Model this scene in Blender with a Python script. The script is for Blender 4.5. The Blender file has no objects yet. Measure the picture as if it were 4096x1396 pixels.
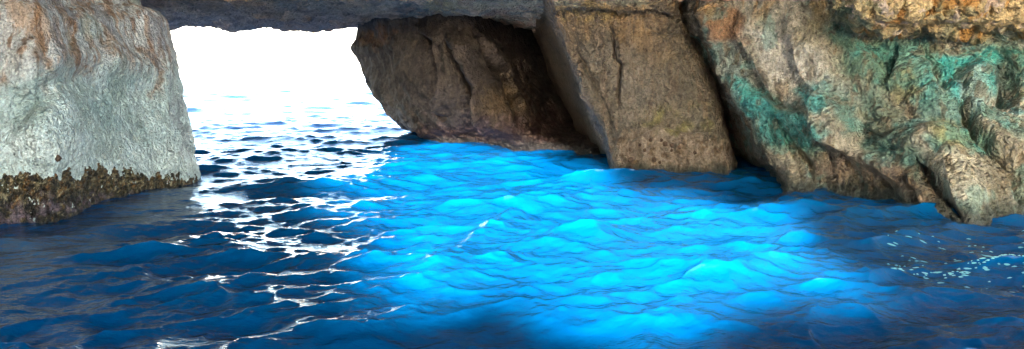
import bpy, math, random
import numpy as np
random.seed(7); RNG = np.random.default_rng(11)
S = bpy.context.scene
COL = S.collection

# ------------------------------------------------------------------ camera
F, CX, CY = 3215.0, 2048.0, 698.0
PITCH = math.atan(448.0 / F)
CAMZ = 2.0
ct, st = math.cos(PITCH), math.sin(PITCH)
cam = bpy.data.cameras.new('camera'); camo = bpy.data.objects.new('camera', cam); COL.objects.link(camo)
cam.sensor_width = 36.0; cam.lens = 36.0 * F / 4096.0
cam.clip_start = 0.1; cam.clip_end = 20000
camo.location = (0, 0, CAMZ); camo.rotation_euler = (math.pi / 2 - PITCH, 0, 0)
S.camera = camo

def P(px, py, Y):
    r, u = (px - CX) / F, -(py - CY) / F
    dy, dz = ct + st * u, -st + ct * u
    s = Y / dy
    return (r * s, Y, CAMZ + dz * s)
def W(px, py, z=0.0):
    r, u = (px - CX) / F, -(py - CY) / F
    dy, dz = ct + st * u, -st + ct * u
    s = (z - CAMZ) / dz
    return (r * s, dy * s, z)
def project(p):
    x, y, z = p[:, 0], p[:, 1], p[:, 2] - CAMZ
    f = np.maximum(y * ct - z * st, 1e-3); u = y * st + z * ct
    return CX + F * x / f, CY - F * u / f

# ------------------------------------------------------------------ noise
_perm = np.random.default_rng(3).permutation(256).astype(np.int64)
_perm = np.concatenate([_perm, _perm, _perm])
_g = np.random.default_rng(5).normal(size=(256, 3)); _g /= np.linalg.norm(_g, axis=1)[:, None]
def perlin(p):
    i = np.floor(p).astype(np.int64); f = p - i
    w = f * f * f * (f * (f * 6 - 15) + 10)
    i &= 255
    out = 0
    for dx in (0, 1):
        for dy in (0, 1):
            for dz in (0, 1):
                h = _perm[_perm[_perm[(i[:, 0] + dx) & 255] + ((i[:, 1] + dy) & 255)] + ((i[:, 2] + dz) & 255)]
                d = f - np.array((dx, dy, dz))
                v = (_g[h] * d).sum(1)
                wx = w[:, 0] if dx else 1 - w[:, 0]
                wy = w[:, 1] if dy else 1 - w[:, 1]
                wz = w[:, 2] if dz else 1 - w[:, 2]
                out = out + v * wx * wy * wz
    return out * 1.5
def fbm(p, octv=4, gain=0.5, lac=2.03):
    a, o = 1.0, 0
    q = np.array(p, dtype=float)
    for k in range(octv):
        o = o + a * perlin(q + 17.3 * k); a *= gain; q = q * lac
    return o
def ridged(p, octv=4, gain=0.5):
    a, o = 1.0, 0
    q = np.array(p, dtype=float)
    for k in range(octv):
        o = o + a * (1 - np.abs(perlin(q + 9.1 * k)) * 2); a *= gain; q = q * 2.1
    return o
_cp = np.random.default_rng(8).random((256, 3))
def worley(p):
    i = np.floor(p).astype(np.int64); best = np.full(len(p), 9.0); sec = np.full(len(p), 9.0)
    for dx in (-1, 0, 1):
        for dy in (-1, 0, 1):
            for dz in (-1, 0, 1):
                c = i + np.array((dx, dy, dz)); m = c & 255
                h = _perm[_perm[_perm[m[:, 0]] + m[:, 1]] + m[:, 2]]
                d = np.sqrt(((c + _cp[h] - p) ** 2).sum(1))
                sec = np.minimum(sec, np.maximum(best, d)); best = np.minimum(best, d)
    return best, sec
def sst(a, b, x):
    t = np.clip((x - a) / (b - a), 0, 1); return t * t * (3 - 2 * t)

# ------------------------------------------------------------------ 2-d helpers for relief and pigment
def line_dist(px, py, pts):
    """distance to a polyline, signed side (+ right of travel on screen), parameter 0..1"""
    best = np.full(px.shape, 1e9); side = np.ones(px.shape); par = np.zeros(px.shape)
    seg = [math.dist(pts[k], pts[k + 1]) for k in range(len(pts) - 1)]; tot = sum(seg); acc = 0
    for k in range(len(pts) - 1):
        ax, ay = pts[k]; bx, by = pts[k + 1]
        vx, vy = bx - ax, by - ay; L2 = vx * vx + vy * vy
        t = np.clip(((px - ax) * vx + (py - ay) * vy) / L2, 0, 1)
        dx, dy = px - ax - t * vx, py - ay - t * vy
        d = np.hypot(dx, dy)
        m = d < best
        best = np.where(m, d, best)
        side = np.where(m, np.sign(vx * (py - ay) - vy * (px - ax)), side)
        par = np.where(m, (acc + t * seg[k]) / tot, par); acc += seg[k]
    return best, side, par
def poly_sd(px, py, pts):
    """signed distance to polygon, + inside"""
    d, _, _ = line_dist(px, py, list(pts) + [pts[0]])
    ins = np.zeros(px.shape, bool); n = len(pts); j = n - 1
    for i in range(n):
        xi, yi = pts[i]; xj, yj = pts[j]
        if yi != yj:
            c = ((yi > py) != (yj > py)) & (px < (xj - xi) * (py - yi) / (yj - yi) + xi)
            ins ^= c
        j = i
    return np.where(ins, d, -d)

# ------------------------------------------------------------------ meshes
def cr_matrix(n, segs, cyc=False):
    rows = []
    spans = n if cyc else n - 1
    for k in range(spans):
        m = segs[k]
        for s in range(m + (1 if (not cyc and k == spans - 1) else 0)):
            t = s / m
            w = (-.5 * t + t * t - .5 * t ** 3, 1 - 2.5 * t * t + 1.5 * t ** 3, .5 * t + 2 * t * t - 1.5 * t ** 3, -.5 * t * t + .5 * t ** 3)
            r = np.zeros(n)
            for o, ww in zip((-1, 0, 1, 2), w):
                j = k + o
                if cyc: r[j % n] += ww
                elif j < 0: r[0] += 2 * ww; r[1] -= ww
                elif j >= n: r[n - 1] += 2 * ww; r[n - 2] -= ww
                else: r[j] += ww
            rows.append(r)
    return np.array(rows)
def grid_faces(nv, nu, cycu=False, cycv=False):
    a = np.arange(nv * nu).reshape(nv, nu)
    if cycu: a = np.concatenate([a, a[:, :1]], 1)
    if cycv: a = np.concatenate([a, a[:1]], 0)
    return np.stack([a[:-1, :-1], a[:-1, 1:], a[1:, 1:], a[1:, :-1]], -1).reshape(-1, 4)
def make_mesh(name, verts, quads, mat, parent=None, color=None, smooth=True, polys=()):
    me = bpy.data.meshes.new(name)
    me.vertices.add(len(verts)); me.vertices.foreach_set('co', np.asarray(verts, np.float32).ravel())
    nq = len(quads); n_extra = sum(len(p) for p in polys)
    me.loops.add(nq * 4 + n_extra)
    li = np.asarray(quads, np.int32).ravel()
    if polys: li = np.concatenate([li] + [np.asarray(p, np.int32) for p in polys])
    me.loops.foreach_set('vertex_index', li)
    me.polygons.add(nq + len(polys))
    st_ = list(np.arange(nq) * 4); c = nq * 4
    for p in polys: st_.append(c); c += len(p)
    me.polygons.foreach_set('loop_start', np.asarray(st_, np.int32))
    me.update(calc_edges=True); me.validate()
    if smooth: me.polygons.foreach_set('use_smooth', np.ones(len(me.polygons), bool))
    if color is not None:
        at = me.color_attributes.new('pigment', 'FLOAT_COLOR', 'POINT')
        c4 = np.ones((len(verts), 4), np.float32); c4[:, :3] = color
        at.data.foreach_set('color', c4.ravel())
    me.materials.append(mat)
    o = bpy.data.objects.new(name, me); COL.objects.link(o)
    if parent: o.parent = parent
    return o
def grid_normals(V):
    du = np.gradient(V, axis=1); dv = np.gradient(V, axis=0)
    n = np.cross(du, dv); return n / (np.linalg.norm(n, axis=2, keepdims=True) + 1e-9)
def tag(o, label=None, cat=None, kind=None, group=None):
    if label: o['label'] = label
    if cat: o['category'] = cat
    if kind or cat: o['kind'] = kind or 'thing'
    if group: o['group'] = group
    return o

def rock_surface(net, useg, vseg, cycu=True, cycv=False):
    """net[row][col] world points -> dense grid (rows go down, columns go right)"""
    N = np.array(net, float)
    Mu = cr_matrix(N.shape[1], useg, cycu); Mv = cr_matrix(N.shape[0], vseg, cycv)
    return np.einsum('vr,rck,uc->vuk', Mv, N, Mu)
def facing(V, Nn):
    d = np.array((0, 0, CAMZ)) - V; d /= np.linalg.norm(d, axis=2, keepdims=True)
    return (Nn * d).sum(2)
def relief(V, feats, Nn):
    """grooves, ridges and steps given as lines on the face; metres along the normal"""
    sh = V.shape[:2]; p = V.reshape(-1, 3)
    px, py = project(p); fc = np.clip(facing(V, Nn).ravel() * 3, 0, 1)
    wob = fbm(p * 1.7, 3) * 14
    wx, wy = px + wob, py + fbm(p * 1.7 + 40, 3) * 14
    d = np.zeros(len(p))
    for f in feats:
        kind, pts, w, amt = f[:4]
        dist, side, par = line_dist(wx, wy, pts)
        end = np.clip(par * 6, 0, 1) * np.clip((1 - par) * 6, 0, 1)
        if kind == 'groove': d += -amt * np.exp(-(dist / w) ** 2) * (.35 + .65 * end)
        elif kind == 'ridge': d += amt * np.exp(-(dist / w) ** 2) * (.3 + .7 * end)
        elif kind == 'step':      # the side to the right of travel stands proud and dies away over w
            s = dist * side
            d += amt * end * np.where(s > 0, np.exp(-s / w), 0) * sst(-3, 10, s)
            d -= amt * .5 * end * np.where(s <= 0, np.exp(s / (w * .35)), 0)
        elif kind == 'bulge':
            sd = poly_sd(wx, wy, pts); d += amt * sst(-w, w, sd)
    return (d * fc).reshape(sh)

class Paint:
    def __init__(s, V, base, warp=60):
        s.p = V.reshape(-1, 3); s.px, s.py = project(s.p)
        s.c = np.ones((len(s.p), 3)) * np.array(base)
        s.wx = s.px + fbm(s.p * 2.5 + 5, 4) * warp; s.wy = s.py + fbm(s.p * 2.5 + 25, 4) * warp
    def mix(s, m, col, k=1.0):
        m = np.clip(m * k, 0, 1)[:, None]; s.c = s.c * (1 - m) + np.array(col) * m
    def poly(s, pts, feather): return sst(-feather, feather, poly_sd(s.wx, s.wy, pts))
    def line(s, pts, w): return np.exp(-(line_dist(s.wx, s.wy, pts)[0] / w) ** 2)
    def cracks(s, feats, k=.6, wmax=15, col=(.03, .026, .022)):  # narrow grooves get their crease shade painted into the pigment
        for f in feats:
            if f[0] == 'groove' and f[2] <= wmax:
                d = line_dist(s.wx * .25 + s.px * .75, s.wy * .25 + s.py * .75, f[1])[0]
                s.mix(np.exp(-(d / 5.5) ** 2) * sst(-.35, .25, fbm(s.p * 4 + 3, 2)), col, k)
    def noise(s, sc, a, b, off=0.0, octv=4): return sst(a, b, fbm(s.p * np.array(sc) + off, octv))

# ------------------------------------------------------------------ materials
def new_mat(name):
    m = bpy.data.materials.new(name); m.use_nodes = True
    nt = m.node_tree; nt.nodes.clear()
    out = nt.nodes.new('ShaderNodeOutputMaterial')
    return m, nt, out
def node(nt, typ, **kw):
    n = nt.nodes.new(typ)
    for k, v in kw.items():
        if k in n.inputs.keys() if isinstance(k, str) else False: n.inputs[k].default_value = v
        else: setattr(n, k, v)
    return n
def mathn(nt, op, a, b=None, clamp=False):
    n = nt.nodes.new('ShaderNodeMath'); n.operation = op; n.use_clamp = clamp
    for i, v in enumerate((a, b)):
        if v is None: continue
        if hasattr(v, 'links'): nt.links.new(v, n.inputs[i])
        else: n.inputs[i].default_value = v
    return n.outputs[0]
def scaled_pos(nt, sx, sy, sz):
    tc = nt.nodes.new('ShaderNodeTexCoord'); mp = nt.nodes.new('ShaderNodeMapping')
    mp.inputs['Scale'].default_value = (sx, sy, sz)
    nt.links.new(tc.outputs['Object'], mp.inputs['Vector']); return mp.outputs[0]
def noise_tex(nt, vec, scale, detail=5, rough=.55):
    n = nt.nodes.new('ShaderNodeTexNoise'); n.inputs['Scale'].default_value = scale
    n.inputs['Detail'].default_value = detail; n.inputs['Roughness'].default_value = rough
    nt.links.new(vec, n.inputs['Vector']); return n.outputs[0]
def ramp(nt, fac, stops):
    r = nt.nodes.new('ShaderNodeValToRGB'); e = r.color_ramp.elements
    while len(e) < len(stops): e.new(.5)
    for el, (p, c) in zip(e, stops): el.position = p; el.color = (c[0], c[1], c[2], 1) if not isinstance(c, float) else (c, c, c, 1)
    nt.links.new(fac, r.inputs[0]); return r.outputs[0]
def mulcol(nt, a, b, fac=1.0):
    n = nt.nodes.new('ShaderNodeMix'); n.data_type = 'RGBA'; n.blend_type = 'MULTIPLY'; n.inputs[0].default_value = fac
    nt.links.new(a, n.inputs[6]); nt.links.new(b, n.inputs[7]); return n.outputs[2]

def rock_mat(name, drip=4.0, bump=.05, rough=.75, pits=.5, var=.5, spec=.35, zs=.45):
    m, nt, out = new_mat(name)
    b = nt.nodes.new('ShaderNodeBsdfPrincipled'); nt.links.new(b.outputs[0], out.inputs[0])
    at = nt.nodes.new('ShaderNodeVertexColor'); at.layer_name = 'pigment'
    iso = scaled_pos(nt, 1, 1, 1); drp = scaled_pos(nt, 1, 1, zs); strk = scaled_pos(nt, 1, 1, .16)
    mott = ramp(nt, noise_tex(nt, iso, 5, 8, .65), ((.28, (1 - .75 * var,) * 3), (.5, (1.0,) * 3), (.75, (1 + .45 * var, 1 + .40 * var, 1 + .33 * var))))
    spk = ramp(nt, noise_tex(nt, scaled_pos(nt, 1, 1, zs), 17, 6, .7), ((.33, (1 - .75 * var,) * 3), (.5, (1.0,) * 3), (.72, (1 + .35 * var,) * 3)))
    sk = ramp(nt, noise_tex(nt, strk, 9, 6, .6), ((.3, (1 - .5 * var, 1 - .55 * var, 1 - .6 * var)), (.55, (1.05,) * 3)))
    fine = ramp(nt, noise_tex(nt, iso, 38, 4, .7), ((.3, (.62,) * 3), (.6, (1.12,) * 3)))
    c = mulcol(nt, at.outputs[0], mott); c = mulcol(nt, c, sk); c = mulcol(nt, c, spk); c = mulcol(nt, c, fine)
    vo = nt.nodes.new('ShaderNodeTexVoronoi'); vo.inputs['Scale'].default_value = 11; nt.links.new(iso, vo.inputs['Vector'])
    pit = ramp(nt, vo.outputs['Distance'], ((.06, (1 - pits,) * 3), (.2, (1.0,) * 3)))
    c = mulcol(nt, c, pit)
    nt.links.new(c, b.inputs['Base Color'])
    b.inputs['Roughness'].default_value = rough; b.inputs['Specular IOR Level'].default_value = spec
    # damp sheen close to the water
    sep = nt.nodes.new('ShaderNodeSeparateXYZ'); nt.links.new(iso, sep.inputs[0])
    rr = nt.nodes.new('ShaderNodeMapRange'); nt.links.new(sep.outputs[2], rr.inputs[0])
    rr.inputs[1].default_value = .2; rr.inputs[2].default_value = 1.3; rr.inputs[3].default_value = .42; rr.inputs[4].default_value = rough
    nt.links.new(rr.outputs[0], b.inputs['Roughness'])
    v2 = nt.nodes.new('ShaderNodeTexVoronoi'); v2.feature = 'SMOOTH_F1'; v2.inputs['Scale'].default_value = drip * 2.2
    nz = nt.nodes.new('ShaderNodeTexNoise'); nz.inputs['Scale'].default_value = 7; nz.inputs['Detail'].default_value = 4; nt.links.new(iso, nz.inputs['Vector'])
    vm = nt.nodes.new('ShaderNodeVectorMath'); vm.operation = 'MULTIPLY_ADD'; vm.inputs[1].default_value = (.45, .45, .45)
    nt.links.new(nz.outputs['Color'], vm.inputs[0]); nt.links.new(drp, vm.inputs[2]); nt.links.new(vm.outputs[0], v2.inputs['Vector'])
    h = mathn(nt, 'MULTIPLY', v2.outputs['Distance'], -1.7)
    h = mathn(nt, 'ADD', h, mathn(nt, 'MULTIPLY', noise_tex(nt, iso, drip * 3.0, 6, .6), .75))
    h = mathn(nt, 'ADD', h, mathn(nt, 'MULTIPLY', noise_tex(nt, iso, 45, 3, .6), .35))
    h = mathn(nt, 'ADD', h, mathn(nt, 'MULTIPLY', pit, .25))
    bp = nt.nodes.new('ShaderNodeBump'); bp.inputs['Strength'].default_value = 1.0; bp.inputs['Distance'].default_value = bump
    nt.links.new(h, bp.inputs['Height']); nt.links.new(bp.outputs[0], b.inputs['Normal'])
    return m

M_PILLAR = rock_mat('pale_limestone', drip=6.0, bump=.045, var=.38, rough=.5, zs=.9)
M_BACK = rock_mat('brown_limestone', drip=3.0, bump=.05, var=.6, rough=.8)
M_BUTT = rock_mat('tan_limestone', drip=4.0, bump=.15, var=.5, rough=.5, spec=.45)
M_RIGHT = rock_mat('teal_limestone', drip=3.8, bump=.15, var=.5, rough=.42, spec=.5)
M_LEDGE = rock_mat('orange_limestone', drip=3.2, bump=.16, var=.5, rough=.6)
M_ROOF = rock_mat('dark_limestone', drip=3.0, bump=.06, var=.5, rough=.85)
M_CRUST = rock_mat('wet_barnacles', drip=7.0, bump=.05, var=.9, rough=.3, spec=.6)

SUN_EL, SUN_AZ = math.radians(15.5), math.radians(14)     # light travels to +y and a little to +x
SD = np.array((math.sin(SUN_AZ) * math.cos(SUN_EL), math.cos(SUN_AZ) * math.cos(SUN_EL), -math.sin(SUN_EL)))

def darken_upper(V, col):  # unseen upper rock painted dark to cut its reflection and bounce light
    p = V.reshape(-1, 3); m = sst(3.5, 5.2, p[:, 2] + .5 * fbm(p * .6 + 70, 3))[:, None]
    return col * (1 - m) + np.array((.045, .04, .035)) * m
def finish(name, V, mat, col, cycu=True, label=None, cat='rock', cap=True):
    col = darken_upper(V, col)
    nv, nu = V.shape[:2]
    fc = grid_faces(nv, nu, cycu)[:, ::-1]
    polys = [list(range(nu)), list(range((nv - 1) * nu, nv * nu))[::-1]] if cap else []
    return tag(make_mesh(name, V.reshape(-1, 3), fc, mat, color=col, polys=polys), label, cat)

def rough_up(V, feats=(), big=.12, mid=.05, small=.02, drip=.03, sc=1.0, seed=0.0, dripz=.4):
    Nn = grid_normals(V)
    if facing(V, Nn)[V.shape[0] // 2, :V.shape[1] // 3].mean() < 0: Nn = -Nn
    d = relief(V, feats, Nn) if feats else 0
    p = V.reshape(-1, 3) + seed
    n = big * fbm(p * .8 * sc, 3) + mid * ridged(p * 1.9 * sc * np.array((1, 1, .7)), 4) * .5 + small * fbm(p * 7, 4)
    if drip:
        w1, w2 = worley(p * np.array((4.5, 4.5, 4.5 * dripz)) + fbm(p * 3, 2)[:, None] * .5)
        n += drip * (.55 - w1)
        w3, w4 = worley(p * np.array((10, 10, 10 * dripz)) + fbm(p * 6 + 3, 2)[:, None] * .6)
        n += drip * .75 * (.5 - w3)
    V = V + Nn * (d + n.reshape(V.shape[:2]))[..., None]
    return V

# ================================================================== left pillar
def pillar():
    #      off-left2  off-left   0    270   520   edge-   edge
    rows = [(-900, 470), (-200, 515), (0, 556), (40, 622), (75, 660), (130, 676), (250, 712), (430, 738), (620, 776), (None, 792), (None, 812)]
    rows = [(a_, b_ - 46) for a_, b_ in rows]
    foot = [(-2600, 1250), (-600, 955), (0, 893), (220, 878), (410, 808), (600, 756)]
    lean = [1.4, .75, .55, .5, .45, .42, .3, .15, .02, 0, .05]
    net = []
    for r, (py, edge) in enumerate(rows):
        row = []
        for k, (fx, fy) in enumerate(foot):
            x0, Y0, _ = W(fx, fy)
            shift = (edge - 746) * (k / 6.0) if edge < 746 else 0
            if py is None:
                z = 0 if r == len(rows) - 2 else -1.6
                row.append((x0, Y0 + lean[r], z))
            else:
                row.append(P(fx + shift * (1 if k > 2 else k / 3), py, Y0 + lean[r]))
        fz = W(746, 722)
        if py is None: row.append((fz[0] + (.02 if r == len(rows) - 2 else .15), fz[1], 0 if r == len(rows) - 2 else -1.6))
        else: row.append(P(edge, py, fz[1] + lean[r] * .6))
        e = row[-1]
        row.append((e[0] - .25, e[1] + .9, e[2])); row.append((e[0] - 2.2, e[1] + 3.2, e[2])); row.append((-13, 16, e[2])); row.append((-20, 9, e[2]))
        net.append(row)
    V = rock_surface(net, [24, 60, 70, 64, 64, 60, 26, 14, 10, 6, 8], [14, 30, 18, 14, 16, 28, 40, 44, 30, 30])
    F_ = [('groove', [(150, 130), (170, 220), (185, 330), (200, 430)], 26, .10),
          ('ridge', [(330, 60), (420, 150), (440, 270), (500, 290)], 40, .08),
          ('ridge', [(640, 300), (560, 270), (420, 230), (250, 240), (120, 270), (20, 330)], 60, .09), ('groove', [(700, 370), (640, 400), (560, 360), (420, 320), (250, 330), (120, 390), (20, 520)], 55, .08),
          ('groove', [(230, 300), (180, 380), (20, 480)], 40, .08),
          ('ridge', [(690, 395), (620, 480), (640, 560)], 45, .07),
          ('groove', [(60, 40), (110, 120), (130, 170)], 30, .06),
          ('groove', [(280, 20), (290, 150), (270, 240)], 20, .05), ('groove', [(380, 30), (390, 160), (400, 260)], 16, .05),
          ('groove', [(620, 160), (640, 260), (620, 380)], 14, .06), ('ridge', [(540, 10), (600, 120), (660, 300)], 25, .05)]
    V = rough_up(V, F_, big=.09, mid=.045, small=.026, drip=.018, dripz=1.0)
    A = Paint(V, (.62, .70, .68))
    up = sst(420, 200, A.wy + A.wx * .05)
    A.mix(up, (.60, .55, .53), .85)
    st1 = A.noise((5, 5, .45), .02, .35, 3)
    A.mix(up * st1, (.56, .36, .24), .75)
    st2 = A.noise((8, 8, .5), .12, .4, 9)
    A.mix(up * st2, (.24, .12, .06), .8)
    A.mix(sst(330, 120, A.wy) * A.noise((2.2, 2.2, .6), .1, .4, 31), (.36, .34, .36), .6)
    for l, w, k in (([(270, 60), (300, 130), (310, 200), (300, 250)], 16, .9), ([(290, 180), (340, 260), (290, 330)], 10, .5), ([(130, 0), (135, 90), (170, 190), (185, 280)], 26, .6),
                    ([(590, 180), (640, 290), (625, 390)], 18, .7), ([(470, 200), (480, 270)], 14, .7), ([(350, 0), (350, 70)], 14, .7), ([(150, 30), (140, 60)], 14, .7)):
        A.mix(A.line(l, w), (.33, .16, .07), k)
    A.mix(A.poly([(60, 330), (250, 280), (440, 290), (560, 300), (640, 400), (700, 400), (610, 560), (200, 480), (60, 560), (0, 520)], 50) * A.noise((1.6, 1.6, 1.6), -.35, .25, 7), (.37, .47, .45), .8)
    A.mix(sst(470, 620, A.wy) * A.noise((1.2, 1.2, 2.5), -.4, .2, 77), (.73, .79, .76), .8)
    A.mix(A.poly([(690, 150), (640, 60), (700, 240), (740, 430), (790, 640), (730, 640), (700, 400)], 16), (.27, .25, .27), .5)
    A.mix(A.noise((1.1, 1.1, 1.1), .25, .5, 55), (.42, .49, .44), .5)
    o = finish('rock_pillar', V, M_PILLAR, A.c, label='pale grey-green rock pillar with orange streaks and a dark barnacle band at its foot', cat='rock pillar')
    # barnacle and weed crust round the foot
    nu = V.shape[1]; nf = 24 + 60 + 70 + 64 + 64 + 60 + 10
    zrow = V[:, 150, 2]; r0 = int(np.argmax(zrow < 1.05))
    B = V[r0:, :nf].copy()
    Mv = np.linspace(0, B.shape[0] - 1, int(B.shape[0] * 1.6)); i0 = np.clip(Mv.astype(int), 0, B.shape[0] - 2); t = (Mv - i0)[:, None, None]
    B = B[i0] * (1 - t) + B[i0 + 1] * t
    Nn = grid_normals(B)
    if facing(B, Nn).mean() < 0: Nn = -Nn
    p = B.reshape(-1, 3); px, py = project(p)
    xs = np.array([-3000, 0, 150, 330, 420, 520, 640, 720, 792]); top = np.array([720, 704, 700, 690, 668, 690, 700, 712, 714.])
    bound = np.interp(px, xs, top) - 6 + fbm(p * np.array((6, 6, 3)), 5, .65) * 40
    depth_in = sst(-12, 26, py - bound)
    w1, w2 = worley(p * 17); w3, _ = worley(p * 34 + 3)
    d = -.05 + .07 * depth_in + depth_in * (.018 + .045 * (w2 - w1) + .045 * (.6 - w3) + .03 * fbm(p * 6, 3) - .025)
    B = B + Nn * d.reshape(B.shape[:2])[..., None]
    A = Paint(B, (.14, .085, .035))
    A.mix(A.noise((7, 7, 4), 0, .2, 3), (.05, .045, .012), .9)
    A.mix(A.noise((6, 6, 6), .12, .3, 23), (.26, .12, .03), .8)
    A.mix(A.noise((19, 19, 19), .1, .22, 13), (.34, .275, .165), .95)
    A.mix(A.noise((20, 20, 15), .05, .2, 93), (.018, .014, .012), .9)
    lo = np.clip((py - bound) / 150, 0, 1)
    A.mix(sst(.4, .9, lo) * A.noise((12, 12, 12), -.25, .1, 61), (.02, .016, .018), .9); A.mix(sst(.5, .95, lo) * A.noise((8, 8, 8), .1, .3, 43), (.20, .14, .17), .8)
    tag(make_mesh('barnacle_crust', B.reshape(-1, 3), grid_faces(*B.shape[:2])[:, ::-1], M_CRUST, parent=o, color=A.c), 'dark brown barnacle and weed crust along the waterline')
    return o
O_PILLAR = pillar()

# ================================================================== lintel roof over the arch
def roof():
    cols = [(-900, 95), (300, 100), (640, 112), (720, 95), (830, 92), (915, 112), (1030, 106), (1150, 113), (1290, 106), (1420, 104), (1600, 110), (1850, 112), (2100, 115), (2400, 118), (2700, 120), (3200, 120)]
    net = []
    n = len(cols)
    def row(f): return [f(k, px, py) for k, (px, py) in enumerate(cols)]
    net.append(row(lambda k, x, y: P(x, -900, 24.5)))
    net.append(row(lambda k, x, y: P(x, -900, 17.0 - max(0, x - 1500) * .0016)))
    net.append(row(lambda k, x, y: P(x, -120, 15.2 - max(0, x - 1500) * .0012)))
    net.append(row(lambda k, x, y: P(x, -10, 16.2 - max(0, x - 1500) * .0012)))
    net.append(row(lambda k, x, y: P(x, 45, 19.0 - max(0, x - 1500) * .0022)))
    net.append(row(lambda k, x, y: P(x, y - 8, 22.2)))
    net.append(row(lambda k, x, y: P(x, y, 22.9)))
    net.append(row(lambda k, x, y: P(x, y - 25, 23.8)))
    net.append(row(lambda k, x, y: P(x, -300, 25.0)))
    V = rock_surface(net, [10, 20, 22, 26, 22, 26, 26, 30, 30, 36, 44, 44, 44, 30, 20], [6, 16, 30, 44, 44, 24, 14, 10, 8], cycu=False, cycv=True)
    F_ = [('step', [(2300, 92), (2200, 78), (2000, 58), (1880, 40), (1760, 24), (1680, -6)], 60, -.22), ('groove', [(1430, 95), (1600, 90), (1760, 105), (2100, 110)], 14, .18),
          ('groove', [(600, 55), (760, 50), (900, 62), (1300, 52), (1700, 60)], 8, .10), ('groove', [(560, 40), (640, 60), (760, 58)], 8, .12),
          ('groove', [(1950, 30), (2000, 60), (2100, 70)], 8, .12), ('groove', [(1500, 20), (1800, 35), (2000, 20)], 8, .12)]
    Nn = grid_normals(V)
    if facing(V, Nn)[60:100, :].mean() < 0: Nn = -Nn
    p = V.reshape(-1, 3)
    w1, w2 = worley(p * np.array((3, 3, 5)))
    d = relief(V, F_, Nn).ravel() + .12 * fbm(p * .9, 3) + .13 * (ridged(p * np.array((1.0, 1.3, 3.4)), 4) * .5 - .5) + .05 * fbm(p * 5, 4) + .03 * (.5 - w1)
    V = V + Nn * d.reshape(V.shape[:2])[..., None]
    A = Paint(V, (.62, .40, .27))
    A.mix(A.noise((.7, .7, 2), .0, .4, 3), (.70, .48, .34), .8)
    A.mix(A.poly([(1600, 20), (1780, 30), (2060, 50), (2250, 60), (2250, 120), (1900, 110), (1600, 90)], 30), (.05, .13, .15), .75)
    A.mix(A.poly([(1650, -60), (2300, -60), (2300, 50), (2100, 45), (1900, 30), (1720, 10)], 14), (.33, .31, .22), .85)
    A.mix(A.line([(1700, 12), (1850, 26)], 14), (.40, .32, .17), .8)
    A.mix(A.noise((1.5, 1.5, 1.5), .2, .5, 30), (.24, .15, .13), .5)
    fc = grid_faces(*V.shape[:2], cycv=True)
    nv, nu = V.shape[:2]
    polys = [[v * nu for v in range(nv)], [v * nu + nu - 1 for v in range(nv)][::-1]]
    tag(make_mesh('rock_lintel', V.reshape(-1, 3), fc, M_ROOF, color=darken_upper(V, A.c), polys=polys), 'dark flat rock roof bridging the bright opening from the pillar to the walls', 'rock arch')
roof()

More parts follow.
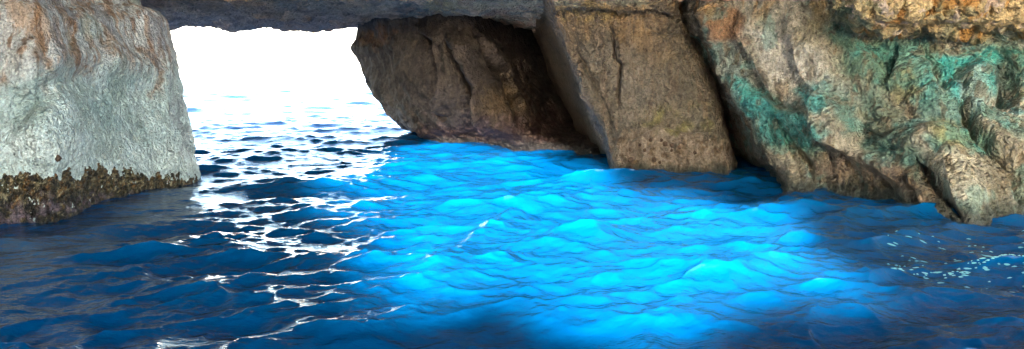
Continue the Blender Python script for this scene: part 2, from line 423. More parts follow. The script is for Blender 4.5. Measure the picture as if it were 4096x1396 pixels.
# ================================================================== dark back wall
def back_wall():
    rows = [(-60, 1405, 2040), (70, 1428, 2070), (140, 1428, 2085), (185, 1408, 2095), (212, 1416, 2100), (240, 1440, 2110), (330, 1476, 2135), (430, 1545, 2215), (510, 1612, 2300), ('f', 1662, 2410), ('b', 0, 0)]
    feet = [(1662, 550), (1750, 562), (1900, 577), (2060, 588), (2200, 598), (2300, 604), (2410, 611)]
    lean = [.6, .4, .3, .25, .25, .2, .15, .05, 0, 0, .2]
    net = []
    for r, (py, ex, rx) in enumerate(rows):
        row = []
        for k, (fx, fy) in enumerate(feet):
            x0, Y0, _ = W(fx, fy); t = k / 6
            if py == 'f': row.append((x0, Y0, 0))
            elif py == 'b': row.append((x0 + .2, Y0 + .2, -1.2))
            else: row.append(P(ex + (rx - ex) * ((fx - 1662) / 748), py, Y0 + lean[r] - .25 * math.sin(math.pi * t) + (3.6 * max(0, t - .6) / .4)))
        e, g = row[0], row[-1]
        row = [(e[0] + 1.6, e[1] + 2.2, e[2]), (e[0] + .35, e[1] + .7, e[2])] + row + [(g[0] + 1.0, g[1] + 2.5, g[2]), (g[0] + 3.0, g[1] + 5.5, g[2]), (g[0] + 2.0, g[1] + 8, g[2])]
        net.append(row)
    V = rock_surface(net, [10, 16, 30, 48, 50, 44, 34, 36, 16, 10, 6, 10], [14, 16, 14, 12, 12, 26, 28, 26, 20, 14])
    F_ = []
    for l, a in (([(1660, 90), (1690, 125), (1753, 182), (1775, 273), (1780, 346), (1771, 410), (1807, 455)], .20), ([(1790, 150), (1805, 190), (1844, 273), (1889, 383), (1912, 455), (1935, 545)], .24),
                 ([(1890, 140), (1905, 190), (1921, 237), (1990, 310), (2040, 400), (2060, 500)], .16), ([(1570, 200), (1595, 250), (1643, 328), (1716, 401), (1780, 483), (1850, 560)], .20),
                 ([(1480, 330), (1530, 392), (1607, 428), (1689, 519), (1700, 560)], .15)):
        F_.append(('step', l[::-1], 80, a * 1.9)); F_.append(('groove', l, 7, .26))
    F_ += [('groove', [(1470, 120), (1520, 180), (1560, 240)], 20, .06), ('groove', [(2000, 120), (2030, 300), (2090, 420)], 22, .10), ('groove', [(1650, 420), (1690, 470), (1750, 520)], 6, .08)]
    V = rough_up(V, F_, big=.07, mid=.07, small=.025, drip=.02, seed=30, dripz=.3)
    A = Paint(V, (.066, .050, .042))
    A.mix(A.noise((3, 3, .6), .0, .35, 3), (.036, .028, .026), .8)
    A.mix(A.noise((1.2, 1.2, .8), .1, .4, 13), (.085, .066, .053), .7)
    A.mix(A.poly([(1450, 110), (1570, 120), (1580, 160), (1480, 180), (1430, 160)], 26), (.13, .06, .025), .7)
    A.mix(A.poly([(1900, 380), (2060, 350), (2140, 470), (2000, 500)], 60), (.12, .078, .035), .7)
    A.mix(A.poly([(1640, 500), (2500, 450), (2500, 700), (1640, 700)], 50), (.066, .036, .035), .8)
    A.mix(sst(545, 590, A.wy) , (.07, .06, .055), .8)
    A.mix(A.poly([(2070, 120), (2200, 120), (2330, 400), (2450, 620), (2240, 620), (2170, 420)], 40) * A.noise((1.5, 1.5, 1), -.5, .1, 17), (.010, .009, .009), .95)  # shade of the recess by the buttress, painted near-black
    A.mix(A.noise((6, 6, 6), .3, .45, 70) * sst(380, 520, A.wy), (.16, .11, .095), .7)
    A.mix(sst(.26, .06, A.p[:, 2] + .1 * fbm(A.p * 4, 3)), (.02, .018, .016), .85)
    A.cracks(F_, .9, 15, (.008, .007, .006))
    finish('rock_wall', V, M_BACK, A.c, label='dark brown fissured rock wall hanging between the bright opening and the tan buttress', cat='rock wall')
back_wall()

# ================================================================== tan buttress
def buttress():
    rows = [-700, -150, 20, 60, 130, 200, 320, 410, 520, 620, 'f', 'b']
    edge = [2100, 2160, 2205, 2216, 2250, 2286, 2330, 2362, 2412, 2447, 2490, 2500]
    right = [2640, 2660, 2680, 2692, 2735, 2757, 2808, 2856, 2878, 2900, 2940, 2960]
    dY = [-.7, -.45, -.05, .35, .40, .38, .30, .25, .15, .05, 0, .1]
    net = []
    for r, py in enumerate(rows):
        row = []
        for k, t in enumerate((0, .09, .3, .55, .8, 1.0)):
            fy = 701 + (-12 * math.sin(math.pi * t) + 11 * t)
            x0, Y0, _ = W(2490 + 450 * t, fy)
            px = edge[r] + (right[r] - edge[r]) * t
            back = (.5, .06, -.14, -.22, -.06, .45)[k]
            if py == 'f': row.append((x0, Y0 + back, 0))
            elif py == 'b': row.append((x0, Y0 + back + .1, -1.4))
            else: row.append(P(px, py, Y0 + dY[r] + back))
        e, g = row[0], row[-1]
        row = [(e[0] - .1, e[1] + 11, e[2]), (e[0] + .05, e[1] + 2.2, e[2])] + row + [(g[0] + .35, g[1] + 1.4, g[2]), (g[0] + .2, g[1] + 5, g[2])]
        net.append(row)
    V = rock_surface(net, [10, 36, 24, 36, 44, 44, 36, 14, 8, 8], [8, 24, 12, 20, 22, 36, 28, 32, 30, 24, 12])
    F_ = [('groove', [(2440, 110), (2450, 140), (2465, 205), (2484, 256), (2472, 359), (2468, 430)], 5, .07), ('step', [(2468, 430), (2472, 359), (2484, 256), (2465, 205), (2450, 140)], 60, .06),
          ('groove', [(2230, 56), (2330, 46), (2400, 42), (2478, 62), (2589, 44), (2666, 52), (2720, 90), (2740, 150)], 6, .12),
          ('groove', [(2600, 128), (2660, 140), (2740, 132)], 5, .05), ('ridge', [(2270, 170), (2330, 300), (2380, 410)], 16, .07), ('groove', [(2300, 190), (2350, 290), (2420, 420), (2450, 520)], 9, .05),
          ('step', [(2490, 610), (2530, 560), (2580, 520), (2640, 500), (2720, 520), (2860, 540)], 40, .05)]
    F_ = [(f[0], f[1], f[2], f[3] * 1.7) for f in F_]
    V = rough_up(V, F_, big=.08, mid=.08, small=.028, drip=.02, seed=60, dripz=.35)
    A = Paint(V, (.185, .15, .11))
    A.mix(sst(330, 80, A.wy), (.29, .185, .095), .85)
    A.mix(A.noise((1.1, 1.1, .8), -.05, .35, 61), (.12, .105, .085), .65)
    A.mix(A.poly([(2380, 200), (2600, 190), (2640, 480), (2500, 500)], 60), (.225, .195, .16), .6)
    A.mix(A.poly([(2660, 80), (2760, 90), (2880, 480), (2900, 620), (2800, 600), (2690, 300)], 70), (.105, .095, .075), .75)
    A.mix(A.poly([(2560, 480), (2650, 440), (2820, 430), (2850, 500), (2800, 520), (2700, 515), (2600, 495)], 40) * A.noise((2.5, 2.5, 2.5), -.35, .3, 91), (.22, .20, .06), .75)
    A.mix(A.poly([(2440, 640), (2500, 560), (2580, 505), (2650, 515), (2740, 530), (2900, 590), (2960, 720), (2440, 740)], 14), (.29, .235, .185), .85)
    A.mix(A.poly([(2230, 30), (2480, 40), (2480, 80), (2240, 75)], 20), (.34, .24, .09), .7)
    A.mix(A.poly([(2150, -200), (2700, -200), (2700, 20), (2200, 25)], 10), (.30, .28, .20), .8)
    A.mix(A.noise((7, 7, 1.2), .15, .4, 3), (.19, .14, .10), .7)
    A.mix(A.noise((7, 7, 7), .25, .4, 23) * sst(520, 600, A.wy), (.15, .10, .06), .9)
    A.mix(sst(660, 690, A.wy) * A.noise((4, 4, 4), -.2, .2, 33), (.08, .07, .05), .8)
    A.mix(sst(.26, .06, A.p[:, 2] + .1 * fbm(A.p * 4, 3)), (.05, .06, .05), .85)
    A.cracks(F_, .8)
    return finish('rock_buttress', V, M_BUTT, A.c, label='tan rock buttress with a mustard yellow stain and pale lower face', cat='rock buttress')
O_BUTT = buttress()

# ------------------------------------------------------------------ limpets clinging to the rock
def limpet(o_rock, px, py, r, mat):
    me = o_rock.data; n = len(me.vertices)
    if o_rock.name not in CACHE:
        c = np.empty(n * 3, np.float32); me.vertices.foreach_get('co', c); nn = np.empty(n * 3, np.float32); me.vertices.foreach_get('normal', nn)
        CACHE[o_rock.name] = (c.reshape(-1, 3).astype(float), nn.reshape(-1, 3).astype(float))
    c, nn = CACHE[o_rock.name]
    qx, qy = project(c); k = int(np.argmin(np.hypot(qx - px, qy - py) + np.where(c[:, 1] > np.percentile(c[:, 1], 60), 1e5, 0)))
    N = nn[k] / np.linalg.norm(nn[k]); N = N if (N * (np.array((0, 0, CAMZ)) - c[k])).sum() > 0 else -N
    T = np.cross(N, (0, 0, 1.0)); T /= np.linalg.norm(T); B = np.cross(N, T)
    rg = np.random.default_rng(int(px)); vs = []; m = 14; rib = 1 + .1 * rg.normal(size=m)
    for h, q in ((-.012, 1.0), (.25 * r, .92), (.55 * r, .62), (.72 * r, .25)):
        for i in range(m):
            a = i / m * 2 * math.pi; vs.append(c[k] + N * h + (T * math.cos(a) + B * 1.15 * math.sin(a)) * r * q * rib[i])
    vs.append(c[k] + N * .8 * r - B * .1 * r)
    f = np.concatenate([grid_faces(4, m, cycu=True)])
    top = [[3 * m + i, 3 * m + (i + 1) % m, 4 * m] for i in range(m)]
    return make_mesh('limpet', np.array(vs), f, mat, color=np.ones((len(vs), 3)) * np.array((.07, .04, .025)), polys=top)
CACHE = {}
M_LIMPET = rock_mat('limpet_shell', drip=12, bump=.01, var=.5, rough=.5)
tag(limpet(O_PILLAR, 232, 632, .042, M_LIMPET), 'single dark brown limpet on the pale pillar above its barnacle band', 'limpet')
rg_ = np.random.default_rng(12)
for lx, ly in ((2520, 598), (2522, 640), (2560, 580), (2580, 600), (2524, 668), (2600, 560), (2616, 640), (2648, 560), (2660, 575), (2690, 580), (2686, 600), (2716, 588), (2640, 650), (2780, 610)):
    tag(limpet(O_BUTT, lx, ly, .028 + .022 * rg_.random(), M_LIMPET), 'small dark limpet on the pale foot of the tan buttress', 'limpet', group='limpets at the foot of the buttress')

# ================================================================== right wall
def right_wall():
    pys = [-900, 0, 170, 330, 480, 620]
    C_ = [  # px at each py, then foot pixel; world distance at each row and at the foot
        ([2690, 2705, 2772, 2850, 2890, 2925], (2970, 712), [16.0, 15.4, 15.8, 16.6, 17.6, 18.4], 18.8),
        ([2760, 2800, 2850, 2905, 2985, 3065], (3140, 738), [14.6, 14.4, 14.3, 14.2, 13.9, 13.5], None),
        ([2900, 2940, 2990, 3060, 3150, 3235], (3310, 756), [14.0, 14.0, 13.9, 13.6, 13.2, 12.95], None),
        ([3080, 3115, 3170, 3250, 3350, 3435], (3510, 788), [13.4, 13.3, 13.2, 12.95, 12.6, 12.3], None),
        ([3260, 3290, 3350, 3430, 3525, 3610], (3690, 840), [12.8, 12.8, 12.8, 12.5, 12.1, 11.6], None),
        ([3400, 3430, 3490, 3560, 3640, 3725], (3840, 872), [12.6, 12.7, 12.8, 12.6, 12.3, 11.7], None),
        ([3530, 3570, 3620, 3690, 3760, 3810], (3915, 876), [12.2, 12.3, 12.5, 12.3, 11.8, 11.1], None),
        ([3800, 3815, 3850, 3895, 3930, 3980], (4050, 862), [11.6, 12.0, 12.4, 12.3, 11.7, 11.0], None),
        ([4050, 4060, 4080, 4110, 4150, 4180], (4210, 858), [11.2, 11.6, 12.0, 12.0, 11.5, 10.9], None),
        ([4500, 4500, 4500, 4520, 4540, 4560], (4600, 880), [10.6, 10.6, 10.8, 10.8, 10.6, 10.3], None),
        ([5600, 5600, 5600, 5600, 5600, 5600], (5600, 960), [9, 9, 9, 9, 9, 9], None)]
    net = []
    for r in range(8):
        row = []
        for pxs, ft, Ys, fY in C_:
            x0, y0, _ = W(*ft)
            if fY: x0, y0 = x0 * fY / y0, fY
            if r < 6: row.append(P(pxs[r], pys[r], Ys[r]))
            elif r == 6: row.append((x0, y0, 0))
            else: row.append((x0, y0 - .1, -1.5))
        e, g = row[0], row[-1]
        row = row + [(22, 4, g[2]), (26, 14, g[2]), (14, 24, e[2]), (e[0] - .5, e[1] + 5, e[2])]
        net.append(row)
    V = rock_surface(net, [40, 46, 56, 56, 50, 44, 68, 60, 46, 20, 8, 8, 8, 8, 10], [30, 54, 54, 54, 54, 50, 24])
    F_ = [('step', [(3090, 400), (3051, 310), (3014, 215), (2983, 137), (2960, 30)], 70, .26), ('groove', [(2960, 40), (2983, 137), (3014, 210), (3051, 300), (3085, 380)], 9, .10),
          ('step', [(3262, 385), (3219, 301), (3192, 228), (3174, 91), (3170, 10)], 60, .20), ('groove', [(3174, 91), (3192, 228), (3219, 301), (3251, 375)], 8, .10),
          ('bulge', [(3250, 400), (3290, 368), (3340, 385), (3400, 435), (3426, 500), (3424, 585), (3360, 560), (3290, 500)], 26, .36),
          ('groove', [(3078, 388), (3137, 435), (3192, 446), (3250, 405)], 14, .16),
          ('ridge', [(2930, 330), (3000, 400), (3080, 440), (3200, 470), (3330, 540), (3440, 610), (3560, 680), (3640, 720)], 38, .20),
          ('step', [(3440, 590), (3430, 510), (3405, 440)], 40, -.2),
          ('groove', [(3100, 470), (3137, 520), (3192, 590), (3240, 660), (3260, 740)], 13, .16), ('groove', [(3150, 560), (3192, 656), (3215, 735)], 10, .12), ('groove', [(3240, 480), (3290, 560), (3330, 650), (3350, 740)], 14, .10),
          ('groove', [(3060, 470), (3110, 560), (3150, 640)], 10, .08), ('groove', [(3380, 620), (3420, 700), (3440, 770)], 14, .08), ('groove', [(3500, 680), (3540, 740), (3570, 810)], 12, .14), ('groove', [(3620, 700), (3650, 770), (3680, 830)], 12, .12),
          ('step', [(3850, 870), (3782, 758), (3712, 656), (3702, 540), (3628, 424), (3597, 348), (3577, 184)], 85, .38), ('groove', [(3577, 184), (3597, 348), (3628, 424), (3700, 540), (3710, 656), (3782, 758), (3845, 865)], 13, .22),
          ('ridge', [(3400, 190), (3470, 300), (3560, 420), (3640, 560), (3670, 660)], 55, .16), ('groove', [(3300, 130), (3360, 260), (3450, 380), (3480, 460)], 30, .10), ('ridge', [(3220, 120), (3290, 250), (3380, 330)], 40, .10),
          ('groove', [(3440, 520), (3520, 540), (3600, 530)], 10, .10), ('groove', [(3440, 580), (3520, 600), (3640, 600)], 9, .08), ('groove', [(3450, 480), (3530, 470), (3570, 490)], 9, .08),
          # alcove with its rounded block
          ('bulge', [(3720, 230), (3900, 205), (4010, 215), (4060, 300), (4040, 440), (3960, 440), (3850, 440), (3800, 380)], 40, -.17),
          ('bulge', [(3832, 320), (3870, 270), (3930, 235), (3985, 260), (3985, 380), (3950, 420), (3890, 430), (3832, 400)], 20, .34),
          ('groove', [(3822, 300), (3815, 380), (3840, 440)], 12, .18), ('groove', [(3985, 280), (4000, 350), (3995, 420)], 12, .15), ('ridge', [(3730, 270), (3770, 330), (3790, 400), (3830, 450)], 26, .22),
          ('step', [(4096, 740), (4017, 640), (3915, 548), (3840, 450), (3800, 410)], 70, .24), ('groove', [(3833, 445), (3915, 546), (4017, 638), (4096, 730)], 12, .18),
          ('ridge', [(3700, 555), (3760, 580), (3800, 590)], 30, .20), ('groove', [(3640, 420), (3700, 470), (3750, 500), (3830, 520)], 16, .12),
          ('groove', [(4060, 640), (4070, 740), (4090, 820)], 22, .22), ('ridge', [(3660, 250), (3700, 350), (3740, 430)], 30, .14), ('groove', [(3700, 190), (3720, 300), (3760, 400)], 14, .14),
          ('bulge', [(2800, 40), (2900, 20), (2960, 60), (2990, 160), (2930, 175), (2860, 170), (2830, 110)], 25, .14)]
    F_ = [(f[0], f[1], f[2], f[3] * 1.3) for f in F_]
    V = rough_up(V, F_, big=.07, mid=.06, small=.04, drip=.05, seed=90, dripz=.4)
    A = Paint(V, (.43, .40, .335), 34)
    A.mix(A.noise((1.3, 1.3, .9), .0, .4, 3), (.29, .265, .20), .7)
    teal, dteal = (.025, .34, .34), (.015, .17, .17)  # teal tints painted over parts of the face
    # recess beside the buttress, its shade painted dark into the pigment
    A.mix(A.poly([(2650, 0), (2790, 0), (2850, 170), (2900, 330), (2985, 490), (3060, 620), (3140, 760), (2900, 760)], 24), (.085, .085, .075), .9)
    A.mix(A.poly([(2800, 30), (2960, 30), (2990, 160), (2960, 180), (2870, 160), (2830, 150)], 22), (.33, .17, .085), .9)
    A.mix(A.poly([(2860, 190), (2960, 170), (2990, 260), (3080, 390), (3120, 470), (2990, 480), (2900, 320)], 24), (.17, .235, .225), .8)
    A.mix(A.poly([(2910, 320), (3000, 330), (3100, 400), (3200, 440), (3300, 520), (3260, 560), (3280, 640), (3180, 600), (3060, 590), (2980, 470)], 28), teal, .8)
    A.mix(A.poly([(3160, 360), (3240, 330), (3300, 360), (3400, 430), (3420, 520), (3330, 450), (3250, 440)], 20), teal, .8)
    A.mix(A.line([(3100, 470), (3192, 590), (3250, 690)], 20), dteal, .5)
    A.mix(A.poly([(3280, 360), (3330, 380), (3410, 440), (3425, 590), (3380, 560), (3300, 480)], 10), (.26, .23, .17), .55)
    A.mix(A.poly([(3330, 20), (3400, 60), (3440, 160), (3560, 180), (3600, 260), (3620, 360), (3480, 340), (3380, 260), (3300, 150)], 34), (.06, .19, .14), .8)
    A.mix(A.poly([(3250, 20), (3330, 30), (3300, 130), (3220, 110)], 30), (.28, .24, .10), .5)
    A.mix(A.poly([(3000, 120), (3150, 140), (3280, 230), (3380, 330), (3440, 420), (3260, 350), (3100, 350)], 30), (.62, .60, .55), .8)
    A.mix(A.poly([(3440, 350), (3540, 330), (3640, 480), (3700, 660), (3680, 720), (3560, 640), (3440, 590)], 40), (.12, .17, .125), .75)
    A.mix(A.poly([(3480, 560), (3640, 590), (3760, 800), (3600, 700)], 30), dteal, .6)
    A.mix(A.poly([(3230, 600), (3420, 620), (3640, 720), (3720, 860), (3400, 800), (3260, 760)], 30), (.21, .165, .13), .8)
    A.mix(A.line([(3560, 660), (3700, 760), (3820, 870)], 40), (.20, .10, .055), .55)
    A.mix(A.poly([(3560, 150), (3740, 160), (3780, 260), (3720, 420), (3640, 420), (3600, 300)], 30), (.05, .24, .19), .7)
    A.mix(A.poly([(3560, 150), (4300, 150), (4300, 480), (3960, 560), (3740, 600), (3640, 470)], 60) * A.noise((1.5, 1.5, 1.5), -.45, .2, 121), (.08, .27, .26), .7)
    A.mix(A.poly([(3240, 300), (3480, 330), (3700, 600), (3640, 700), (3440, 600)], 60) * A.noise((1.5, 1.5, 1.5), -.3, .3, 131), (.11, .24, .21), .6)
    A.mix(A.poly([(3590, 290), (3650, 280), (3680, 380), (3640, 430), (3600, 390)], 20), (.26, .23, .10), .6)
    A.mix(A.poly([(3720, 220), (3960, 190), (4010, 260), (3990, 420), (3900, 250), (3830, 270), (3840, 420), (3760, 330)], 22), (.06, .46, .46), .9)
    A.mix(A.poly([(3832, 320), (3870, 280), (3960, 260), (3980, 400), (3890, 430), (3832, 400)], 16), (.28, .42, .43), .7)
    A.mix(A.poly([(3980, 260), (4040, 290), (4030, 440), (3980, 410)], 14), (.09, .10, .10), .7)
    A.mix(A.poly([(3990, 200), (4200, 170), (4200, 290), (4060, 280)], 20), (.05, .28, .23), .75)
    A.mix(A.poly([(4010, 410), (4060, 420), (4120, 480), (4060, 470)], 12), (.10, .36, .42), .7)
    A.mix(A.poly([(3690, 530), (3800, 560), (3800, 620), (3740, 620)], 20), (.18, .44, .40), .7)
    A.mix(A.poly([(3720, 480), (3900, 500), (4000, 620), (3900, 600), (3760, 600)], 30), (.28, .28, .11), .7)
    A.mix(A.line([(3830, 480), (3900, 540), (3990, 620)], 26), dteal, .7)
    A.mix(A.poly([(3900, 600), (4010, 630), (4096, 700), (4096, 860), (3960, 820), (3940, 700)], 40), (.20, .18, .12), .6)
    A.mix(A.poly([(3710, 620), (3900, 620), (3920, 760), (3900, 850), (3830, 820), (3760, 720)], 30), (.54, .51, .40), .8)
    A.mix(A.noise((6, 6, 1.5), .18, .45, 13), (.18, .13, .08), .6)
    A.mix(A.noise((2, 2, 2), .22, .5, 43), teal, .35)
    A.mix(sst(120, 0, A.wy) * A.noise((4, 4, 1), .0, .3, 53), (.42, .25, .09), .7)
    zz = A.p[:, 2]
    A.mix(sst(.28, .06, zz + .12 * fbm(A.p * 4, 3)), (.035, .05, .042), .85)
    A.cracks(F_, .45, 13)
    finish('rock_slope', V, M_RIGHT, A.c, label='large ridged rock face with teal patches sloping into the water on the right', cat='rock wall')
right_wall()

# ================================================================== overhanging ledge, top right
def ledge():
    xs = [3330, 3420, 3520, 3640, 3760, 3880, 4000, 4100, 4300, 4700]
    low = [40, 72, 86, 87, 89, 88, 92, 90, 92, 94]
    net = []
    for r in range(7):
        row = []
        for x, l in zip(xs, low):
            b = max(0, 3430 - x) / 100 * .6
            Y = 11.4 - .00045 * (x - 3400) + b
            row.append((P(x, -700, Y - .6), P(x, -90, Y - .1), P(x + 10, 30, Y), P(x + 14, l - 45, Y + .05), P(x + 14, l, Y + .16), P(x + 14, l - 6, Y + 1.3), P(x, -700, Y + 2))[r])
        net.append(row)
    V = rock_surface(net, [30, 36, 44, 44, 44, 44, 36, 12, 8], [14, 44, 40, 24, 18, 8, 4], cycu=False, cycv=True)
    Nn = grid_normals(V)
    if facing(V, Nn)[30:80].mean() < 0: Nn = -Nn
    p = V.reshape(-1, 3); px, py = project(p)
    q = p + np.stack([fbm(p * 3, 2), fbm(p * 3 + 9, 2), fbm(p * 3 + 19, 2)], 1) * .12
    w1, w2 = worley(q * np.array((4, 4, 1.9))); w3, w4 = worley(q * np.array((9, 9, 5)) + 5)
    d = .26 * (.52 - w1) + .09 * (.5 - w3) + .07 * fbm(p * 1.2, 3) + .03 * fbm(p * 9, 3)
    d *= .25 + .75 * sst(0, 26, np.abs(py - 92))
    V = V + Nn * d.reshape(V.shape[:2])[..., None]
    A = Paint(V, (.50, .38, .21))
    A.mix(A.noise((3, 3, 1), .0, .3, 3), (.46, .23, .06), .9)
    A.mix(A.noise((2, 2, 2), .1, .4, 33), (.26, .27, .17), .7)
    A.mix(A.noise((4, 4, 3), .2, .4, 13), (.50, .40, .36), .8)
    A.mix(sst(90, 150, A.wy) * A.noise((2, 2, 2), -.2, .3, 63), (.22, .25, .17), .6)
    A.mix(A.poly([(3300, 0), (3400, 40), (3440, 160), (3300, 160)], 20), (.08, .15, .10), .8)
    A.mix(A.poly([(3440, 70), (3520, 80), (3500, 130), (3430, 120)], 20), (.12, .24, .17), .6)
    nv, nu = V.shape[:2]
    polys = [[v * nu for v in range(nv)], [v * nu + nu - 1 for v in range(nv)][::-1]]
    tag(make_mesh('rock_ledge', V.reshape(-1, 3), grid_faces(nv, nu, cycv=True), M_LEDGE, color=darken_upper(V, A.c), polys=polys), 'orange-tan knobbly rock overhang with a straight lower edge at the top right', 'rock ledge')
ledge()

# ================================================================== closed rock ceiling added above the frame to block light from overhead
PATCH = [(1590, 572), (1850, 588), (2160, 616), (2270, 672), (2390, 742), (2500, 777), (2760, 790), (2960, 850), (3080, 930), (3230, 1010), (3280, 1110), (3220, 1200), (3020, 1270), (2740, 1310), (2440, 1330), (2170, 1290), (1960, 1190), (1780, 1090), (1620, 980), (1510, 860), (1480, 760), (1510, 650)]  # wanted outline of the sunlit water, shapes the hole in the added rear wall
CEIL_Z = 12.6
def slab_with_hole(name, X, Y3, keep, shift, col, label, cat, flip=False):
    """thick rock sheet: front grid points, same points shifted, and the rim that joins them"""
    off = X.size; v = np.concatenate([Y3, Y3 + shift])
    f = grid_faces(*X.shape); f = f[keep[f].all(1)]
    e = {}
    for a in f:
        for i in range(4):
            u, w_ = int(a[i]), int(a[(i + 1) % 4])
            if (w_, u) in e: del e[(w_, u)]
            else: e[(u, w_)] = 1
    q = np.concatenate([f, f[:, ::-1] + off, np.array([(w_, u, u + off, w_ + off) for u, w_ in e])])
    used = np.unique(q); mp = np.zeros(2 * off, int); mp[used] = np.arange(len(used))
    A = Paint(v[used], col)
    return tag(make_mesh(name, v[used], mp[q], M_ROOF, color=A.c), label, cat)
def ceiling():
    X, Y = np.meshgrid(np.linspace(-34, 34, 137), np.linspace(-13.4, 25.5, 79))
    p = np.stack([X.ravel(), Y.ravel(), np.zeros(X.size)], 1)
    Z = CEIL_Z + .5 * fbm(p * .4, 4)
    slab_with_hole('added_ceiling', X, np.stack([X.ravel(), Y.ravel(), Z], 1), np.ones(X.size, bool), np.array((0, 0, 1.2)), (.08, .07, .06), 'added dark rock ceiling out of view, blocking light from overhead', 'added ceiling')
ceiling()

# ================================================================== rock wall added behind the camera to shape the light, with the way in
def entrance():
    Y0 = -13.5
    way_in = [(3, -3), (26, -3), (26, 10.5), (18, 11.6), (7.5, 11.4), (5.5, 8), (4, 5)]
    X, Z = np.meshgrid(np.linspace(-40, 34, 371), np.linspace(-2, 13.2, 191)); p = np.stack([X.ravel(), Z.ravel() * 0, Z.ravel()], 1)
    sun_hole = []                                   # hole cut to the patch outline so the sun lights only that water
    for a_, b_ in PATCH:
        x, y, _ = W(a_, b_); t = (y - Y0) / SD[1]
        sun_hole.append((x - SD[0] * t, -SD[2] * t))
    q = p * np.array((.5, 1, 1.6))
    sd = poly_sd(p[:, 0] + fbm(q, 4) * 1.0, p[:, 2] + fbm(q + 30, 4) * .13, sun_hole)
    sd2 = poly_sd(p[:, 0] + fbm(p * .5, 3) * .8, p[:, 2] + fbm(p * .5 + 9, 3) * .4, way_in)
    slab_with_hole('sun_mask_wall', X, np.stack([X.ravel(), Y0 + .3 * fbm(p * .5, 4), Z.ravel()], 1), np.maximum(sd, sd2) < 0, -SD / SD[1] * 1.2, (.1, .09, .08), 'added unseen rock wall behind the viewer, with the way in and a hole shaping the sun patch', 'light mask wall')
entrance()

# ================================================================== far white cliff
def far_cliff():
    cols = np.linspace(-260, 140, 261); rows_ = np.linspace(0, 1, 71)
    X, T = np.meshgrid(cols, rows_)
    p = np.stack([X.ravel() * .03, np.full(X.size, 3.3), T.ravel() * 1.2], 1)
    H = 46 + 10 * fbm(np.stack([X.ravel() * .02, X.ravel() * 0, X.ravel() * 0], 1), 3).reshape(X.shape)
    Z = -2 + T * H
    Y = 420 + T * 12 - 14 * ridged(p, 4).reshape(X.shape) * .5 + 5 * fbm(p * 4, 4).reshape(X.shape)
    V = np.stack([X, Y, Z], -1)
    px, py = project(V.reshape(-1, 3))
    sd = poly_sd(px, py, [(765, 262), (765, 175), (775, 160), (775, 225), (800, 240), (850, 215), (850, 262)]).reshape(X.shape)
    sd2 = poly_sd(px, py, [(880, 262), (885, 222), (895, 215), (912, 240), (915, 262)]).reshape(X.shape)
    V[..., 1] += 16 * sst(-2, 6, np.maximum(sd, sd2))
    nv, nu = X.shape
    Vb = V.copy(); Vb[..., 1] = 480
    verts = np.concatenate([V.reshape(-1, 3), Vb[-1]])
    f = grid_faces(nv, nu)
    top = np.array([((nv - 1) * nu + i, (nv - 1) * nu + i + 1, nv * nu + i + 1, nv * nu + i) for i in range(nu - 1)])
    c = np.ones((len(verts), 3)) * np.array((.62, .60, .55))
    m = rock_mat('white_limestone', drip=.1, bump=.5, var=.15, pits=0)
    tag(make_mesh('sea_cliff', verts, np.concatenate([f, top]), m, color=c), 'bleached white sea cliff far beyond the opening in the rock', 'sea cliff')
far_cliff()

# ================================================================== sea
WAVES = []
def init_waves():
    rg = np.random.default_rng(21)
    n = 150
    for i in range(n):
        lam = 4.2 * (0.10 / 4.2) ** ((i + rg.random()) / n)
        spread = .42 if lam > 1.2 else .62
        th = -math.pi / 2 + .25 + rg.normal() * spread        # travelling towards the camera
        k = 2 * math.pi / lam
        steep = .036 if lam > 1.6 else (.038 if lam > .75 else (.050 if lam > .25 else .036))
        if lam > 2.5: steep *= .8
        WAVES.append((k * math.cos(th), k * math.sin(th), k, steep / k, rg.random() * 2 * math.pi, lam))
init_waves()
PEAKS = []
for (px, py, h, r) in ((2060, 885, .20, .42), (2365, 935, .17, .42), (1240, 800, .14, .4), (1450, 835, .12, .35), (3190, 850, .12, .5), (1010, 700, .08, .4)):
    x, y, _ = W(px, py); PEAKS.append((x, y - .05, h, r))
RIDGE = [W(2055, 885)[:2], W(1900, 960)[:2], W(1730, 1095)[:2]]
def sea(x, y, spacing):
    X = np.array(x, float); Yy = np.array(y, float); Z = np.zeros_like(X); dx = np.zeros_like(X); dy = np.zeros_like(X)
    for kx, ky, k, a, ph, lam in WAVES:
        att = sst(2.2, 4.5, lam / spacing)
        if not att.any(): continue
        t = kx * x + ky * y + ph
        c, s = np.cos(t) * a * att, np.sin(t) * a * att
        Z += c; dx -= kx / k * s * 1.15; dy -= ky / k * s * 1.15
    for ax, ay, h, r in PEAKS:
        d = np.hypot(x - ax, (y - ay) * np.where(y < ay, .8, 1.5)); Z += h * np.exp(-(d / r) ** 1.3)
    d, s, par = line_dist(x, y, RIDGE)
    Z += .15 * (1 - par * .7) * np.exp(-d / .28)
    calm = 1 - .55 * sst(-3.2, -5.2, x) * sst(16, 13, y)
    calm = calm * (1 - .24 * sst(8.5, 12, y) * sst(1.2, -.6, x))      # quieter in the lee of the pillar
    return X + dx * calm, Yy + dy * calm, Z * calm

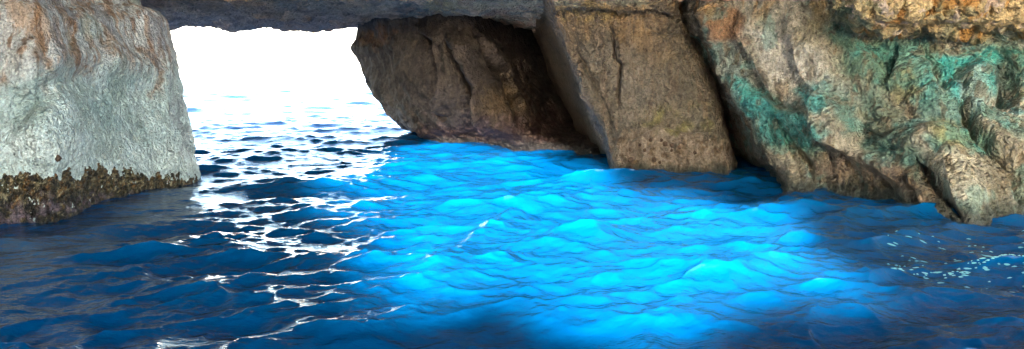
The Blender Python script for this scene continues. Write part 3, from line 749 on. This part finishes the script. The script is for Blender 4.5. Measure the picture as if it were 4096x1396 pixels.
def water_mat():
    m, nt, out = new_mat('sea_water')
    b = nt.nodes.new('ShaderNodeBsdfPrincipled'); nt.links.new(b.outputs[0], out.inputs[0])
    b.inputs['Base Color'].default_value = (.0001, .056, .168, 1)
    b.inputs['Roughness'].default_value = .012; b.inputs['IOR'].default_value = 1.333
    b.subsurface_method = 'BURLEY'
    b.inputs['Subsurface Weight'].default_value = 0.0; b.inputs['Subsurface Radius'].default_value = (.05, .5, 1.0); b.inputs['Subsurface Scale'].default_value = .12
    a = scaled_pos(nt, .7, 1.3, 1); n1 = noise_tex(nt, a, 7, 5, .55); n2 = noise_tex(nt, a, 26, 3, .5)
    h = mathn(nt, 'ADD', mathn(nt, 'MULTIPLY', n1, 1.0), mathn(nt, 'MULTIPLY', n2, .22))
    bp = nt.nodes.new('ShaderNodeBump'); bp.inputs['Strength'].default_value = 1.0; bp.inputs['Distance'].default_value = .026
    nt.links.new(h, bp.inputs['Height']); nt.links.new(bp.outputs[0], b.inputs['Normal'])
    return m
def water():
    half = math.radians(39)
    ang = np.concatenate([np.linspace(-half, half, 940), np.linspace(half, 2 * math.pi - half, 120)[1:-1]])
    rad = np.concatenate([[.4, 1, 1.8, 2.6, 3.3, 4.0], 4.3 * (30 / 4.3) ** (np.arange(1, 721) / 720), 30 * (120 / 30) ** (np.arange(1, 281) / 280), 120 * (9000 / 120) ** (np.arange(1, 111) / 110)])
    A, R = np.meshgrid(ang, rad)
    sp = np.maximum(np.gradient(rad)[:, None], R * np.where((A > half) | (A < -half), .045, .00145))
    sp = np.maximum(sp, .02)
    x, y = (R * np.sin(A)).ravel(), (R * np.cos(A)).ravel()
    X, Y, Z = sea(x, y, sp.ravel())
    V = np.stack([X, Y, Z], 1)
    nv, nu = A.shape
    f = grid_faces(nv, nu, cycu=True)
    tag(make_mesh('sea', V, f[:, ::-1], water_mat(), polys=[list(range(nu))]), kind='structure')
water()

# ------------------------------------------------------------------ foam flecks
def foam():
    rg = np.random.default_rng(4)
    m, nt, out = new_mat('foam'); b = nt.nodes.new('ShaderNodeBsdfPrincipled'); nt.links.new(b.outputs[0], out.inputs[0])
    b.inputs['Base Color'].default_value = (.14, .40, .46, 1); b.inputs['Roughness'].default_value = .5
    spots = []
    for _ in range(70): spots.append((3560 + rg.random() * 640, 905 + abs(rg.normal()) * 95 + rg.random() * 60, .011))
    for _ in range(80):
        t = rg.random(); spots.append((3600 + 520 * t, 1062 + 22 * math.sin(t * 5) + rg.normal() * 9, .009))
    verts, polys = [], []
    for px, py, s in spots:
        x, y, _ = W(px, min(py, 1390)); n = 9
        s *= .5 + 1.2 * rg.random(); ph = rg.random(n) * .5 + .6; rot = rg.random() * 3; el = 1.2 + 2.2 * rg.random()
        a = np.arange(n) / n * 2 * math.pi
        lx, ly = np.cos(a) * s * ph * el, np.sin(a) * s * ph
        vx, vy = x + lx, y + ly
        X, Y, Z = sea(np.append(vx, x), np.append(vy, y), np.full(n + 1, .02))
        i = len(verts)
        for k in range(n): verts.append((X[k], Y[k], Z[k] + .007))
        verts.append((X[n], Y[n], Z[n] + .016))
        polys += [[i + k, i + (k + 1) % n, i + n] for k in range(n)]
    tag(make_mesh('sea_foam', np.array(verts), np.zeros((0, 4), int), m, polys=polys), 'small pale flecks of foam drifting on the dark water', 'foam', kind='stuff')
foam()

# ------------------------------------------------------------------ light
w = bpy.data.worlds.new('World'); S.world = w; w.use_nodes = True
nt = w.node_tree; bg = nt.nodes['Background']
sky = nt.nodes.new('ShaderNodeTexSky'); sky.sky_type = 'NISHITA'; sky.sun_disc = False
sky.sun_elevation = SUN_EL; sky.sun_rotation = math.atan2(-SD[0], -SD[1]); sky.dust_density = 1.2; sky.air_density = 1.0; sky.ozone_density = 1.0
nt.links.new(sky.outputs[0], bg.inputs[0]); bg.inputs[1].default_value = .125
sl = bpy.data.lights.new('sun', 'SUN'); so = bpy.data.objects.new('sun', sl); COL.objects.link(so)
sl.energy = 2.75; sl.angle = math.radians(1.4); sl.color = (1, .95, .87)
from mathutils import Vector
so.rotation_euler = Vector(SD).to_track_quat('-Z', 'Y').to_euler()

S.render.engine = 'CYCLES'
S.cycles.use_denoising = True
S.cycles.max_bounces = 6; S.cycles.diffuse_bounces = 4; S.cycles.glossy_bounces = 3
S.cycles.caustics_reflective = True; S.cycles.blur_glossy = .3; S.cycles.caustics_refractive = False
S.cycles.sample_clamp_indirect = 8
S.view_settings.view_transform = 'Standard'; S.view_settings.look = 'None'; S.view_settings.gamma = 1
S.view_settings.exposure = 4.6
